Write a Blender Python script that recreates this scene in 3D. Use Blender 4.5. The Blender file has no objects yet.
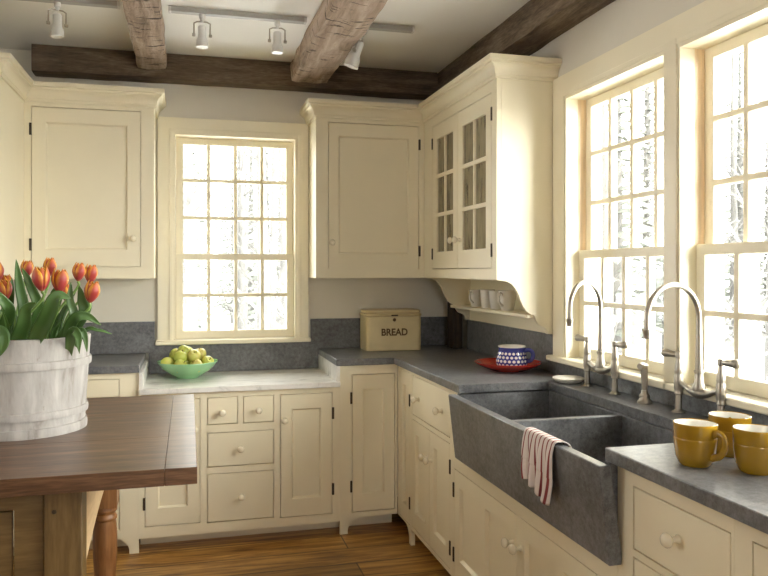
import bpy, bmesh, math, random
from mathutils import Vector, Matrix, noise as mnoise
PI = math.pi
S = bpy.context.scene
COL = S.collection
rnd = random.Random(7)

# ------------------------------------------------------------------ materials
def new_mat(name):
    m = bpy.data.materials.new(name); m.use_nodes = True
    nt = m.node_tree
    return m, nt, nt.nodes['Principled BSDF']

def N(nt, kind, **kw):
    n = nt.nodes.new(kind)
    for k, v in kw.items(): setattr(n, k, v)
    return n

def ramp(nt, fac, stops):
    r = N(nt, 'ShaderNodeValToRGB')
    e = r.color_ramp.elements
    while len(e) < len(stops): e.new(0.5)
    for el, (p, c) in zip(e, stops):
        el.position = p; el.color = (*c, 1)
    nt.links.new(fac, r.inputs[0])
    return r.outputs[0]

def coords(nt, scale=(1, 1, 1), rot=(0, 0, 0), src='Object'):
    tc = N(nt, 'ShaderNodeTexCoord'); mp = N(nt, 'ShaderNodeMapping')
    mp.inputs['Scale'].default_value = scale; mp.inputs['Rotation'].default_value = rot
    nt.links.new(tc.outputs[src], mp.inputs[0])
    return mp.outputs[0]

def noise(nt, vec, scale, detail=4, rough=.55, dist=0):
    n = N(nt, 'ShaderNodeTexNoise')
    n.inputs['Scale'].default_value = scale; n.inputs['Detail'].default_value = detail
    n.inputs['Roughness'].default_value = rough; n.inputs['Distortion'].default_value = dist
    nt.links.new(vec, n.inputs['Vector'])
    return n.outputs['Fac']

def bump(nt, bsdf, h, strength, dist=.002):
    b = N(nt, 'ShaderNodeBump'); b.inputs['Strength'].default_value = strength; b.inputs['Distance'].default_value = dist
    nt.links.new(h, b.inputs['Height']); nt.links.new(b.outputs[0], bsdf.inputs['Normal'])

def simple(name, col, rough=.5, metal=0, vary=.06, vscale=6, bmp=0, bscale=60, coat=0, stretch=(1, 1, 1), spec=None):
    m, nt, b = new_mat(name)
    v = coords(nt, stretch)
    f = noise(nt, v, vscale)
    lo = tuple(c * (1 - vary) for c in col); hi = tuple(min(1, c * (1 + vary)) for c in col)
    nt.links.new(ramp(nt, f, [(.3, lo), (.7, hi)]), b.inputs['Base Color'])
    b.inputs['Roughness'].default_value = rough; b.inputs['Metallic'].default_value = metal
    if spec is not None: b.inputs['Specular IOR Level'].default_value = spec
    if coat: b.inputs['Coat Weight'].default_value = coat
    if bmp: bump(nt, b, noise(nt, v, bscale, 3), bmp)
    return m

M = {}
M['cream'] = simple('cream_paint', (.80, .735, .555), .38, vary=.025, vscale=3, bmp=.03, bscale=180)
M['trim'] = simple('window_trim_paint', (.89, .83, .65), .35, vary=.02, vscale=3)
M['knob'] = simple('cream_porcelain', (.80, .74, .58), .2, vary=.02)
M['plaster'] = simple('wall_plaster', (.74, .705, .615), .85, vary=.03, vscale=2.5, bmp=.12, bscale=40)
M['ceiling'] = simple('ceiling_plaster', (.82, .81, .77), .9, vary=.03, vscale=1.5, bmp=.1, bscale=30)
M['hinge'] = simple('dark_iron', (.06, .046, .03), .5, .6)
M['nickel'] = simple('brushed_nickel', (.40, .37, .32), .36, 1, vary=.05, vscale=30)
M['white_metal'] = simple('white_metal', (.60, .59, .56), .35, 0, vary=.03)
M['grey_metal'] = simple('grey_track_metal', (.36, .35, .32), .4)
M['frost'] = simple('frosted_lamp_glass', (.82, .82, .80), .15, 0, vary=.03)
M['red'] = simple('red_glaze', (.50, .035, .022), .22, vary=.1, vscale=8, coat=.3)
M['jade'] = simple('jade_glass', (.30, .56, .29), .12, vary=.06, coat=.4)
M['white_glaze'] = simple('white_glaze', (.80, .78, .73), .18, vary=.02)
M['soap'] = simple('white_soapstone', (.78, .75, .68), .4)
M['wood_jamb'] = simple('bare_pine', (.80, .62, .42), .5, vary=.15, vscale=8, stretch=(8, 8, .6))
M['stem'] = simple('tulip_stem', (.22, .36, .09), .45, vary=.12, vscale=12)
M['soil'] = simple('dark_soil', (.03, .022, .015), .95, vary=.5, vscale=40, bmp=.6)
M['snow'] = simple('snow', (.86, .87, .90), .8, vary=.04, vscale=.6)
M['bark'] = simple('pale_bark', (.10, .097, .09), .9, vary=.3, vscale=5, bmp=.4, stretch=(2, 2, .4))
M['birch'] = simple('birch_bark', (.17, .166, .158), .8, vary=.25, vscale=6, stretch=(1, 1, 4))
M['needles'] = simple('needle_green', (.175, .188, .162), .8, vary=.3, vscale=8)
M['letter'] = simple('brown_lettering', (.12, .065, .022), .6)

def stone_mat(name, a, b_, rough, sc):
    m, nt, b = new_mat(name)
    v = coords(nt)
    f1 = noise(nt, v, sc, 8, .65); f2 = noise(nt, v, 6, 5, .6, .6); f3 = noise(nt, v, 240, 2)
    mx = N(nt, 'ShaderNodeMath', operation='MULTIPLY_ADD'); mx.inputs[1].default_value = .45
    nt.links.new(f1, mx.inputs[0])
    m2 = N(nt, 'ShaderNodeMath', operation='MULTIPLY'); m2.inputs[1].default_value = .35
    nt.links.new(f2, m2.inputs[0]); nt.links.new(m2.outputs[0], mx.inputs[2])
    m3 = N(nt, 'ShaderNodeMath', operation='MULTIPLY_ADD'); m3.inputs[1].default_value = .2
    nt.links.new(f3, m3.inputs[0]); nt.links.new(mx.outputs[0], m3.inputs[2])
    nt.links.new(ramp(nt, m3.outputs[0], [(.36, a), (.64, b_)]), b.inputs['Base Color'])
    b.inputs['Roughness'].default_value = rough
    bump(nt, b, f3, .06, .001)
    return m
M['stone'] = stone_mat('soapstone', (.055, .057, .060), (.225, .230, .240), .31, 55)

def marble():
    m, nt, b = new_mat('white_marble')
    v = coords(nt, (1, 2.2, 1), (0, 0, .5))
    f = noise(nt, v, 5, 8, .6, 1.6)
    nt.links.new(ramp(nt, f, [(.30, (.40, .40, .385)), (.44, (.70, .69, .66)), (.6, (.80, .79, .755))]), b.inputs['Base Color'])
    b.inputs['Roughness'].default_value = .28
    return m
M['marble'] = marble()

def wood(name, dark, mid, light, rough=.45, sc=(1, 12, 12), nsc=3, bmp=.15, coat=0):
    m, nt, b = new_mat(name)
    v = coords(nt, sc)
    f = noise(nt, v, nsc, 8, .62, .5); g = noise(nt, v, nsc * 7, 4, .5)
    ad = N(nt, 'ShaderNodeMath', operation='MULTIPLY_ADD'); ad.inputs[1].default_value = .35
    nt.links.new(g, ad.inputs[0])
    sm = N(nt, 'ShaderNodeMath', operation='MULTIPLY'); sm.inputs[1].default_value = .65
    nt.links.new(f, sm.inputs[0]); nt.links.new(sm.outputs[0], ad.inputs[2])
    nt.links.new(ramp(nt, ad.outputs[0], [(.34, dark), (.5, mid), (.66, light)]), b.inputs['Base Color'])
    b.inputs['Roughness'].default_value = rough
    if coat: b.inputs['Coat Weight'].default_value = coat; b.inputs['Coat Roughness'].default_value = .2
    bump(nt, b, ad.outputs[0], bmp, .002)
    return m
M['beam_dark'] = wood('dark_beam_wood', (.042, .028, .017), (.115, .080, .050), (.22, .16, .105), .85, (1.2, 9, 9), 3, .6)
M['beam_dark_y'] = wood('dark_beam_wood_long', (.042, .028, .017), (.115, .080, .050), (.22, .16, .105), .85, (9, 1.2, 9), 3, .6)
M['post'] = wood('corner_post_wood', (.012, .007, .004), (.035, .02, .011), (.07, .042, .022), .8, (9, 9, 1), 3, .5)
M['table'] = wood('table_walnut', (.032, .014, .006), (.105, .050, .023), (.22, .118, .058), .33, (1, 11, 11), 2.4, .06, .08)
M['honey'] = wood('honey_oak', (.085, .048, .013), (.13, .077, .023), (.19, .12, .042), .45, (9, 9, 1), 2.5, .1)
M['honey_x'] = wood('honey_oak_rail', (.085, .048, .013), (.13, .077, .023), (.19, .12, .042), .45, (1, 9, 9), 2.5, .1)
M['brace'] = wood('pale_oak', (.50, .34, .17), (.62, .44, .24), (.70, .52, .30), .5, (4, 1, 4), 2.5, .08)
M['leg'] = wood('turned_maple', (.15, .062, .02), (.23, .10, .034), (.32, .15, .055), .38, (8, 8, 1), 2.5, .08)

def cross_beam():
    m, nt, b = new_mat('weathered_hewn_wood')
    v = coords(nt, (7, .9, 7)); f = noise(nt, v, 3, 9, .65, .4)
    w = coords(nt, (3, 12, 3)); g = noise(nt, w, 3, 4, .7, .3)
    base = ramp(nt, f, [(.3, (.17, .12, .08)), (.5, (.36, .27, .20)), (.68, (.50, .40, .31))])
    crk = ramp(nt, g, [(.37, (.07, .05, .038)), (.41, (1, 1, 1))])
    mx = N(nt, 'ShaderNodeMix', data_type='RGBA', blend_type='MULTIPLY'); mx.inputs[0].default_value = .9
    nt.links.new(base, mx.inputs[6]); nt.links.new(crk, mx.inputs[7])
    nt.links.new(mx.outputs[2], b.inputs['Base Color'])
    b.inputs['Roughness'].default_value = .9
    ad = N(nt, 'ShaderNodeMath', operation='ADD'); nt.links.new(f, ad.inputs[0])
    nt.links.new(g, ad.inputs[1])
    bump(nt, b, ad.outputs[0], .9, .012)
    return m
M['beam_pale'] = cross_beam()

def floor_mat():
    m, nt, b = new_mat('wide_plank_floor')
    v = coords(nt)
    br = N(nt, 'ShaderNodeTexBrick'); br.offset = .37; br.squash = 1
    nt.links.new(v, br.inputs['Vector'])
    br.inputs['Scale'].default_value = 1; br.inputs['Brick Width'].default_value = 2.3; br.inputs['Row Height'].default_value = .19
    br.inputs['Mortar Size'].default_value = .004; br.inputs['Mortar Smooth'].default_value = .3
    br.inputs['Color1'].default_value = (.68, .66, .64, 1); br.inputs['Color2'].default_value = (1.2, 1.2, 1.18, 1)
    br.inputs['Mortar'].default_value = (.18, .15, .12, 1)
    w = coords(nt, (1, 11, 1)); f = noise(nt, w, 2.6, 9, .62, .7)
    c = ramp(nt, f, [(.34, (.11, .042, .009)), (.48, (.29, .142, .034)), (.62, (.48, .275, .08))])
    mx = N(nt, 'ShaderNodeMix', data_type='RGBA', blend_type='MULTIPLY'); mx.inputs[0].default_value = 1
    nt.links.new(c, mx.inputs[6]); nt.links.new(br.outputs['Color'], mx.inputs[7])
    nt.links.new(mx.outputs[2], b.inputs['Base Color'])
    b.inputs['Roughness'].default_value = .33
    bump(nt, b, f, .06)
    return m
M['floor'] = floor_mat()

def glass_mat(name, tint, gloss):
    m = bpy.data.materials.new(name); m.use_nodes = True; nt = m.node_tree; nt.nodes.clear()
    o = N(nt, 'ShaderNodeOutputMaterial'); t = N(nt, 'ShaderNodeBsdfTransparent'); g = N(nt, 'ShaderNodeBsdfGlossy')
    t.inputs[0].default_value = (*tint, 1); g.inputs['Roughness'].default_value = gloss
    lw = N(nt, 'ShaderNodeLayerWeight'); lw.inputs[0].default_value = .12
    mx = N(nt, 'ShaderNodeMixShader')
    nt.links.new(lw.outputs['Fresnel'], mx.inputs[0]); nt.links.new(t.outputs[0], mx.inputs[1]); nt.links.new(g.outputs[0], mx.inputs[2])
    nt.links.new(mx.outputs[0], o.inputs[0])
    return m
M['pane'] = glass_mat('window_glass', (.97, .98, .97), .02)
def seeded():
    m = glass_mat('seeded_cabinet_glass', (.93, .92, .86), .1); nt = m.node_tree
    o = next(n for n in nt.nodes if n.type == 'OUTPUT_MATERIAL'); src = o.inputs[0].links[0].from_socket
    d = N(nt, 'ShaderNodeBsdfDiffuse'); nt.links.new(ramp(nt, noise(nt, coords(nt, (6, 6, 1)), 8, 4), [(.3, (.30, .25, .15)), (.7, (.52, .46, .31))]), d.inputs[0])
    mx = N(nt, 'ShaderNodeMixShader'); mx.inputs[0].default_value = .5
    nt.links.new(src, mx.inputs[1]); nt.links.new(d.outputs[0], mx.inputs[2]); nt.links.new(mx.outputs[0], o.inputs[0])
    return m
M['cab_pane'] = seeded()

def barrel():
    m, nt, b = new_mat('whitewashed_staves')
    v = coords(nt, (4, 4, 1)); f = noise(nt, v, 5, 8, .65, .3); g = noise(nt, coords(nt, (2, 2, 1)), 9, 6, .7)
    a = ramp(nt, f, [(.28, (.20, .17, .145)), (.42, (.36, .34, .315)), (.62, (.47, .45, .425))])
    c = ramp(nt, g, [(.26, (.45, .38, .31)), (.36, (1, 1, 1))])
    mx = N(nt, 'ShaderNodeMix', data_type='RGBA', blend_type='MULTIPLY'); mx.inputs[0].default_value = .8
    nt.links.new(a, mx.inputs[6]); nt.links.new(c, mx.inputs[7]); nt.links.new(mx.outputs[2], b.inputs['Base Color'])
    b.inputs['Roughness'].default_value = .75
    bump(nt, b, f, .3, .003)
    return m
M['barrel'] = barrel()

def uvramp(name, stops, axis='Y', rough=.4, edge=None, sheen=0):
    """colour along the UV length of a petal or leaf, with an optional second colour along its edges"""
    m, nt, b = new_mat(name)
    tc = N(nt, 'ShaderNodeTexCoord'); sp = N(nt, 'ShaderNodeSeparateXYZ'); nt.links.new(tc.outputs['UV'], sp.inputs[0])
    c = ramp(nt, sp.outputs[axis], stops)
    if edge:
        s1 = N(nt, 'ShaderNodeMath', operation='SUBTRACT'); s1.inputs[1].default_value = .5; nt.links.new(sp.outputs['X'], s1.inputs[0])
        s2 = N(nt, 'ShaderNodeMath', operation='ABSOLUTE'); nt.links.new(s1.outputs[0], s2.inputs[0])
        nz = noise(nt, tc.outputs['UV'], 9, 3)
        s3 = N(nt, 'ShaderNodeMath', operation='MULTIPLY_ADD'); s3.inputs[1].default_value = .22
        nt.links.new(nz, s3.inputs[0]); nt.links.new(s2.outputs[0], s3.inputs[2])
        k = ramp(nt, s3.outputs[0], [(.30, (0, 0, 0)), (.52, (1, 1, 1))])
        s4 = N(nt, 'ShaderNodeMath', operation='MULTIPLY'); nt.links.new(k, s4.inputs[0])
        k2 = ramp(nt, sp.outputs['Y'], [(.2, (0, 0, 0)), (.65, (1, 1, 1))]); nt.links.new(k2, s4.inputs[1])
        mx = N(nt, 'ShaderNodeMix', data_type='RGBA'); nt.links.new(s4.outputs[0], mx.inputs[0])
        nt.links.new(c, mx.inputs[6]); mx.inputs[7].default_value = (*edge, 1); c = mx.outputs[2]
    nt.links.new(c, b.inputs['Base Color']); b.inputs['Roughness'].default_value = rough
    return m
M['petal'] = uvramp('tulip_petal', [(0, (.36, .18, .07)), (.15, (.34, .040, .040)), (.6, (.40, .052, .040)), (1, (.60, .17, .035))], edge=(.74, .36, .03), rough=.45)
M['leaf'] = uvramp('tulip_leaf', [(0, (.16, .24, .075)), (.3, (.055, .125, .028)), (1, (.085, .17, .040))], rough=.38)

def apple_mat():
    m, nt, b = new_mat('green_apple_skin')
    oi = N(nt, 'ShaderNodeObjectInfo'); v = coords(nt, (1, 1, .6)); f = noise(nt, v, 18, 3)
    ad = N(nt, 'ShaderNodeMath', operation='MULTIPLY_ADD'); ad.inputs[1].default_value = .5
    nt.links.new(oi.outputs['Random'], ad.inputs[0]); nt.links.new(f, ad.inputs[2])
    nt.links.new(ramp(nt, ad.outputs[0], [(.3, (.42, .50, .08)), (.65, (.56, .60, .13)), (.95, (.62, .54, .16))]), b.inputs['Base Color'])
    b.inputs['Roughness'].default_value = .25
    return m
M['apple'] = apple_mat()
M['yellow'] = simple('mustard_glaze', (.33, .188, .012), .16, vary=.10, vscale=5, coat=.4)
M['tin'] = simple('cream_tin_paint', (.68, .57, .33), .4, vary=.08, vscale=7)
M['tin_lid'] = simple('cream_tin_lid', (.62, .50, .27), .4, vary=.1, vscale=7)

def polka():
    m, nt, b = new_mat('blue_glaze_white_dots')
    tc = N(nt, 'ShaderNodeTexCoord'); sp = N(nt, 'ShaderNodeSeparateXYZ'); nt.links.new(tc.outputs['UV'], sp.inputs[0])
    def mth(op, a, bv=None, cv=None):
        n = N(nt, 'ShaderNodeMath', operation=op)
        for i, q in enumerate((a, bv, cv)):
            if q is None: continue
            if isinstance(q, (int, float)): n.inputs[i].default_value = q
            else: nt.links.new(q, n.inputs[i])
        return n.outputs[0]
    rows, colsn = 9, 22
    vy = mth('MULTIPLY', sp.outputs['Y'], rows); row = mth('FLOOR', vy)
    odd = mth('MULTIPLY', mth('MODULO', row, 2), .5)
    ux = mth('ADD', mth('MULTIPLY', sp.outputs['X'], colsn), odd)
    fx = mth('SUBTRACT', mth('FRACT', ux), .5); fy = mth('SUBTRACT', mth('FRACT', vy), .5)
    d = mth('ADD', mth('MULTIPLY', fx, fx), mth('MULTIPLY', fy, fy))
    dot = mth('LESS_THAN', d, .12)
    band = mth('LESS_THAN', sp.outputs['Y'], .90)
    k = mth('MULTIPLY', dot, band)
    mx = N(nt, 'ShaderNodeMix', data_type='RGBA'); nt.links.new(k, mx.inputs[0])
    mx.inputs[6].default_value = (.045, .055, .27, 1); mx.inputs[7].default_value = (.75, .76, .78, 1)
    nt.links.new(mx.outputs[2], b.inputs['Base Color']); b.inputs['Roughness'].default_value = .15
    return m
M['polka'] = polka()
M['blue'] = simple('cobalt_glaze', (.06, .075, .29), .15, vary=.2, vscale=30)

def towel_mat():
    m, nt, b = new_mat('striped_linen')
    tc = N(nt, 'ShaderNodeTexCoord'); sp = N(nt, 'ShaderNodeSeparateXYZ'); nt.links.new(tc.outputs['UV'], sp.inputs[0])
    mu = N(nt, 'ShaderNodeMath', operation='MULTIPLY'); mu.inputs[1].default_value = 8; nt.links.new(sp.outputs['X'], mu.inputs[0])
    fr = N(nt, 'ShaderNodeMath', operation='FRACT'); nt.links.new(mu.outputs[0], fr.inputs[0])
    W = (.64, .57, .535); R = (.21, .04, .045)
    c = ramp(nt, fr.outputs[0], [(0, W), (.36, W), (.40, R), (.62, R), (.66, W), (1, W)])
    nt.links.new(c, b.inputs['Base Color']); b.inputs['Roughness'].default_value = .95
    bump(nt, b, noise(nt, tc.outputs['UV'], 140, 2), .2, .001)
    return m
M['towel'] = towel_mat()

# ------------------------------------------------------------------ mesh builder
class MB:
    def __init__(s): s.v = []; s.f = []; s.m = []; s.uv = {}
    def add(s, verts, faces, mi=0, uvs=None):
        o = len(s.v); s.v += [tuple(p) for p in verts]
        for i, f in enumerate(faces):
            if uvs: s.uv[len(s.f)] = uvs[i]
            s.f.append([o + k for k in f]); s.m.append(mi)
        return s
    def box(s, x0, x1, y0, y1, z0, z1, mi=0):
        v = [(x, y, z) for z in (z0, z1) for y in (y0, y1) for x in (x0, x1)]
        return s.add(v, [(0, 2, 3, 1), (4, 5, 7, 6), (0, 1, 5, 4), (2, 6, 7, 3), (0, 4, 6, 2), (1, 3, 7, 5)], mi)
    def prism(s, poly, axis, a0, a1, mi=0):
        def P(p, a): return (a, p[0], p[1]) if axis == 'x' else (p[0], a, p[1]) if axis == 'y' else (p[0], p[1], a)
        n = len(poly)
        v = [P(p, a0) for p in poly] + [P(p, a1) for p in poly]
        return s.add(v, [tuple(range(n)), tuple(range(2 * n - 1, n - 1, -1))] + [(i, (i + 1) % n, n + (i + 1) % n, n + i) for i in range(n)], mi)
    def frame(s, x0, x1, z0, z1, y0, y1, holes, mi=0, axis='y'):
        """board in the XZ plane, y0..y1 thick, with rectangular holes (hx0,hx1,hz0,hz1)"""
        xs = sorted({x0, x1} | {h for H in holes for h in H[:2]}); zs = sorted({z0, z1} | {h for H in holes for h in H[2:]})
        nx, nz = len(xs) - 1, len(zs) - 1
        def fill(i, j):
            if not (0 <= i < nx and 0 <= j < nz): return False
            cx, cz = (xs[i] + xs[i + 1]) / 2, (zs[j] + zs[j + 1]) / 2
            return not any(H[0] < cx < H[1] and H[2] < cz < H[3] for H in holes)
        def P(x, y, z): return (x, y, z) if axis == 'y' else (y, x, z)
        for i in range(nx):
            for j in range(nz):
                if not fill(i, j): continue
                a, b, c, d = xs[i], xs[i + 1], zs[j], zs[j + 1]
                s.add([P(a, y0, c), P(b, y0, c), P(b, y0, d), P(a, y0, d)], [(0, 1, 2, 3)], mi)
                s.add([P(a, y1, c), P(b, y1, c), P(b, y1, d), P(a, y1, d)], [(3, 2, 1, 0)], mi)
                for (di, dj, p, q) in ((-1, 0, (a, c), (a, d)), (1, 0, (b, c), (b, d)), (0, -1, (a, c), (b, c)), (0, 1, (a, d), (b, d))):
                    if not fill(i + di, j + dj):
                        s.add([P(p[0], y0, p[1]), P(q[0], y0, q[1]), P(q[0], y1, q[1]), P(p[0], y1, p[1])], [(0, 1, 2, 3)], mi)
        return s
    def lathe(s, prof, seg=32, c=(0, 0, 0), mis=None, ax='z', a0=0, cap=True):
        n = len(prof); L = [0]
        for i in range(1, n): L.append(L[-1] + math.dist(prof[i], prof[i - 1]))
        def P(r, z, t):
            q = (r * math.cos(t), r * math.sin(t), z)
            if ax == 'x': q = (z, q[0], q[1])
            if ax == 'y': q = (q[0], z, q[1])
            return (q[0] + c[0], q[1] + c[1], q[2] + c[2])
        v = [P(r, z, 2 * PI * k / seg + a0) for k in range(seg) for (r, z) in prof]
        o = len(s.v); s.v += v
        for k in range(seg):
            for i in range(n - 1):
                a, b = o + k * n + i, o + ((k + 1) % seg) * n + i
                f = [a, b, b + 1, a + 1]
                if prof[i][0] == 0: f = [a, b + 1, a + 1]
                elif prof[i + 1][0] == 0: f = [a, b, a + 1]
                u0, u1 = k / seg, (k + 1) / seg; w0, w1 = L[i] / L[-1], L[i + 1] / L[-1]
                s.uv[len(s.f)] = [(u0, w0), (u1, w0), (u1, w1), (u0, w1)] if len(f) == 4 else [(u0, w0), (u1, w1), (u0, w1)]
                s.f.append(f); s.m.append(mis[i] if mis else 0)
        if cap:
            for i in (0, n - 1):
                if prof[i][0] > 0: s.f.append([o + k * n + i for k in range(seg)]); s.m.append(mis[min(i, n - 2)] if mis else 0)
        return s
    def tube(s, path, rad, seg=12, flat=None, mi=0, cap=True):
        P = [Vector(p) for p in path]; n = len(P)
        R = rad if isinstance(rad, (list, tuple)) else [rad] * n
        T = [(P[min(i + 1, n - 1)] - P[max(i - 1, 0)]).normalized() for i in range(n)]
        ref = Vector((0, 0, 1)) if abs(T[0].z) < .9 else Vector((1, 0, 0))
        nn = (ref - T[0] * ref.dot(T[0])).normalized()
        o = len(s.v)
        for i in range(n):
            nn = (nn - T[i] * nn.dot(T[i])).normalized(); bb = T[i].cross(nn)
            for k in range(seg):
                t = 2 * PI * k / seg
                s.v.append(tuple(P[i] + (nn * math.cos(t) * (flat or 1) + bb * math.sin(t)) * R[i]))
        for i in range(n - 1):
            for k in range(seg):
                a, b = o + i * seg + k, o + i * seg + (k + 1) % seg
                s.uv[len(s.f)] = [(k / seg, i / (n - 1)), ((k + 1) / seg, i / (n - 1)), ((k + 1) / seg, (i + 1) / (n - 1)), (k / seg, (i + 1) / (n - 1))]
                s.f.append([a, b, b + seg, a + seg]); s.m.append(mi)
        if cap:
            s.f.append([o + k for k in range(seg)]); s.m.append(mi)
            s.f.append([o + (n - 1) * seg + k for k in range(seg)]); s.m.append(mi)
        return s
    def sweep(s, path, prof, segs=None):
        """mitred moulding: path of XY points, profile of (outward offset, z); outward is to the right of travel"""
        n = len(path); offs = []
        for i in range(n):
            def nrm(a, b):
                d = Vector((b[0] - a[0], b[1] - a[1])).normalized(); return Vector((d.y, -d.x))
            if i == 0: m = nrm(path[0], path[1])
            elif i == n - 1: m = nrm(path[-2], path[-1])
            else:
                a, b = nrm(path[i - 1], path[i]), nrm(path[i], path[i + 1]); m = (a + b) / (1 + a.dot(b))
            offs.append(m)
        for i in (segs if segs is not None else range(n - 1)):
            k = len(prof)
            v = [(path[j][0] + offs[j].x * p, path[j][1] + offs[j].y * p, z) for j in (i, i + 1) for (p, z) in prof]
            s.add(v, [(q, (q + 1) % k, k + (q + 1) % k, k + q) for q in range(k)] + [tuple(range(k)), tuple(range(2 * k - 1, k - 1, -1))])
        return s
    def build(s, name, mats, parent=None, bevel=0, smooth=38, loc=None, sub=0, merge=True, segs=2):
        bm = bmesh.new(); vs = [bm.verts.new(p) for p in s.v]
        uvl = bm.loops.layers.uv.new('UVMap') if s.uv else None
        for i, f in enumerate(s.f):
            try: fc = bm.faces.new([vs[k] for k in f])
            except ValueError: continue
            fc.material_index = s.m[i]
            if uvl and i in s.uv:
                for l, u in zip(fc.loops, s.uv[i]): l[uvl].uv = u
        if merge: bmesh.ops.remove_doubles(bm, verts=bm.verts, dist=1e-5)
        bmesh.ops.recalc_face_normals(bm, faces=bm.faces)
        me = bpy.data.meshes.new(name); bm.to_mesh(me); bm.free()
        for m in (mats if isinstance(mats, (list, tuple)) else [mats]): me.materials.append(m)
        me.shade_smooth(); me.set_sharp_from_angle(angle=math.radians(smooth))
        o = bpy.data.objects.new(name, me); COL.objects.link(o)
        if parent: o.parent = parent
        if loc: o.location = loc
        if bevel:
            b = o.modifiers.new('bevel', 'BEVEL'); b.width = bevel; b.segments = segs; b.limit_method = 'ANGLE'; b.angle_limit = math.radians(40)
        if sub:
            q = o.modifiers.new('sub', 'SUBSURF'); q.levels = sub; q.render_levels = sub
        return o

def tag(o, label=None, cat=None, group=None, kind=None):
    if label: o['label'] = label
    if cat: o['category'] = cat
    if group: o['group'] = group
    if kind: o['kind'] = kind
    return o
def thing(name, label, cat, loc=(0, 0, 0), rz=0, group=None, kind=None):
    o = bpy.data.objects.new(name, None); COL.objects.link(o); o.empty_display_size = .05
    o.location = loc; o.rotation_euler = (0, 0, rz)
    return tag(o, label, cat, group, kind)
def copy_tree(o, parent=None):
    c = o.copy(); COL.objects.link(c); c.parent = parent
    for ch in [q for q in bpy.data.objects if q.parent == o]: copy_tree(ch, c)
    return c
def curve_pts(ctrl, n=16):
    """Catmull-Rom through the control points"""
    P = [Vector(p) for p in ctrl]; P = [2 * P[0] - P[1]] + P + [2 * P[-1] - P[-2]]
    out = []
    for i in range(1, len(P) - 2):
        for k in range(n):
            t = k / n; a, b, c, d = P[i - 1:i + 3]
            out.append(.5 * ((2 * b) + (c - a) * t + (2 * a - 5 * b + 4 * c - d) * t * t + (3 * b - a - 3 * c + d) * t ** 3))
    return out + [P[-2]]

# ------------------------------------------------------------------ dimensions (metres; corner of back and right wall = origin)
CEIL = 2.60; CT = .93; SL = .035; UB = 1.355; UT = 2.26; MZ = .812
CAM = (-1.63, -4.43, 1.40)

# ------------------------------------------------------------------ room shell
def struct(o, label=None, cat=None): return tag(o, label, cat, None, 'structure')
struct(MB().box(-5.2, .2, -7.7, .2, -.06, 0).build('floor', M['floor']), 'wide honey brown wooden floorboards', 'floor')
struct(MB().box(-5.2, .2, -7.7, .2, CEIL, CEIL + .08).build('ceiling', M['ceiling']), 'off-white plaster ceiling above the beams', 'ceiling')
WIN_B = (-1.712, -1.003, 1.0, 2.185)                 # x0 x1 z0 z1
WIN_R = [(-2.172, -1.452), (-2.962, -2.237), (-3.76, -3.03)]
RZ = (1.015, 2.165)
struct(MB().frame(-5.2, .2, 0, CEIL, 0, .16, [WIN_B]).build('wall_back', M['plaster']), 'off-white plaster wall behind the back cabinets', 'wall')
struct(MB().frame(-7.7, 0, 0, CEIL, 0, .16, [(a, b, *RZ) for a, b in WIN_R], axis='x').build('wall_right', M['plaster']), 'off-white plaster wall around the windows over the sink', 'wall')
struct(MB().frame(-7.7, .2, 0, CEIL, -5.2, -5.04, [(-2.6, -1.4, 1.1, 2.2)], axis='x').build('wall_left', M['plaster']))
struct(MB().frame(-5.2, .2, 0, CEIL, -7.7, -7.54, [(-2.1, -.9, 1.1, 2.2)]).build('wall_rear', M['plaster']))
struct(MB().box(-2.90, -2.775, -1.3, 0, 0, CEIL).build('wall_partition', M['plaster']))

# ------------------------------------------------------------------ windows
def sash(x0, x1, z0, z1, y0, y1, stile, top, bot, cols, rows, parent, mu=.020):
    m = MB(); gx0, gx1, gz0, gz1 = x0 + stile, x1 - stile, z0 + bot, z1 - top
    pw = (gx1 - gx0 - mu * (cols - 1)) / cols; ph = (gz1 - gz0 - mu * (rows - 1)) / rows
    holes = [(gx0 + i * (pw + mu), gx0 + i * (pw + mu) + pw, gz0 + j * (ph + mu), gz0 + j * (ph + mu) + ph) for i in range(cols) for j in range(rows)]
    s = m.frame(x0, x1, z0, z1, y0, y1, holes).build('sash', M['trim'], parent, bevel=.004)
    ym = (y0 + y1) / 2
    MB().box(gx0 - .004, gx1 + .004, ym - .002, ym + .002, gz0 - .004, gz1 + .004).build('pane', M['pane'], s)
    return s
def window(name, label, loc, rz, W, H, casL, casR, casT, stool, split, liner=True):
    """local x along the wall seen from inside, y into the wall, z up from the opening's bottom"""
    w = thing(name, label, 'window', loc, rz, kind='structure')
    c = MB()
    cx0 = -casL; cx1 = W + casR
    c.frame(cx0, cx1, 0, H + casT, -.022, 0, [(.0, W, -.01, H)])
    c.build('casing', M['trim'], w)
    b = MB(); b.frame(-.022, W + .022, 0, H + .022, -.0275, -.022, [(0, W, -.01, H)])
    b.build('casing_bead', M['trim'], w, bevel=.002)
    j = MB(); j.frame(-.001, W + .001, 0, H + .001, -.022, .036, [(.012, W - .012, -.01, H - .012)])
    j.build('jamb', M['trim'], w)
    zs = split
    jl = MB(); jl.frame(.0, W, 0, H, .037, .155, [(.010, W - .010, .0, H - .010)])
    jl.build('jamb_liner', M['trim'], w)
    if liner:
        jw = MB(); jw.box(.0102, .0125, .0365, .0745, zs + .002, H - .0125).box(W - .0125, W - .0102, .0365, .0745, zs + .002, H - .0125)
        jw.build('sash_track', M['wood_jamb'], w)
    sash(.012, W - .012, .0, zs, .040, .072, .042, .036, .046, 4, 2, w)
    sash(.012, W - .012, zs - .036, H - .012, .075, .107, .042, .038, .036, 4, 3, w)
    st = MB(); st.box(-casL - .012, W + casR + .012, -.052, .03, -.026, -.001)
    st.build('stool', M['trim'], w, bevel=.006)
    return w
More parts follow.
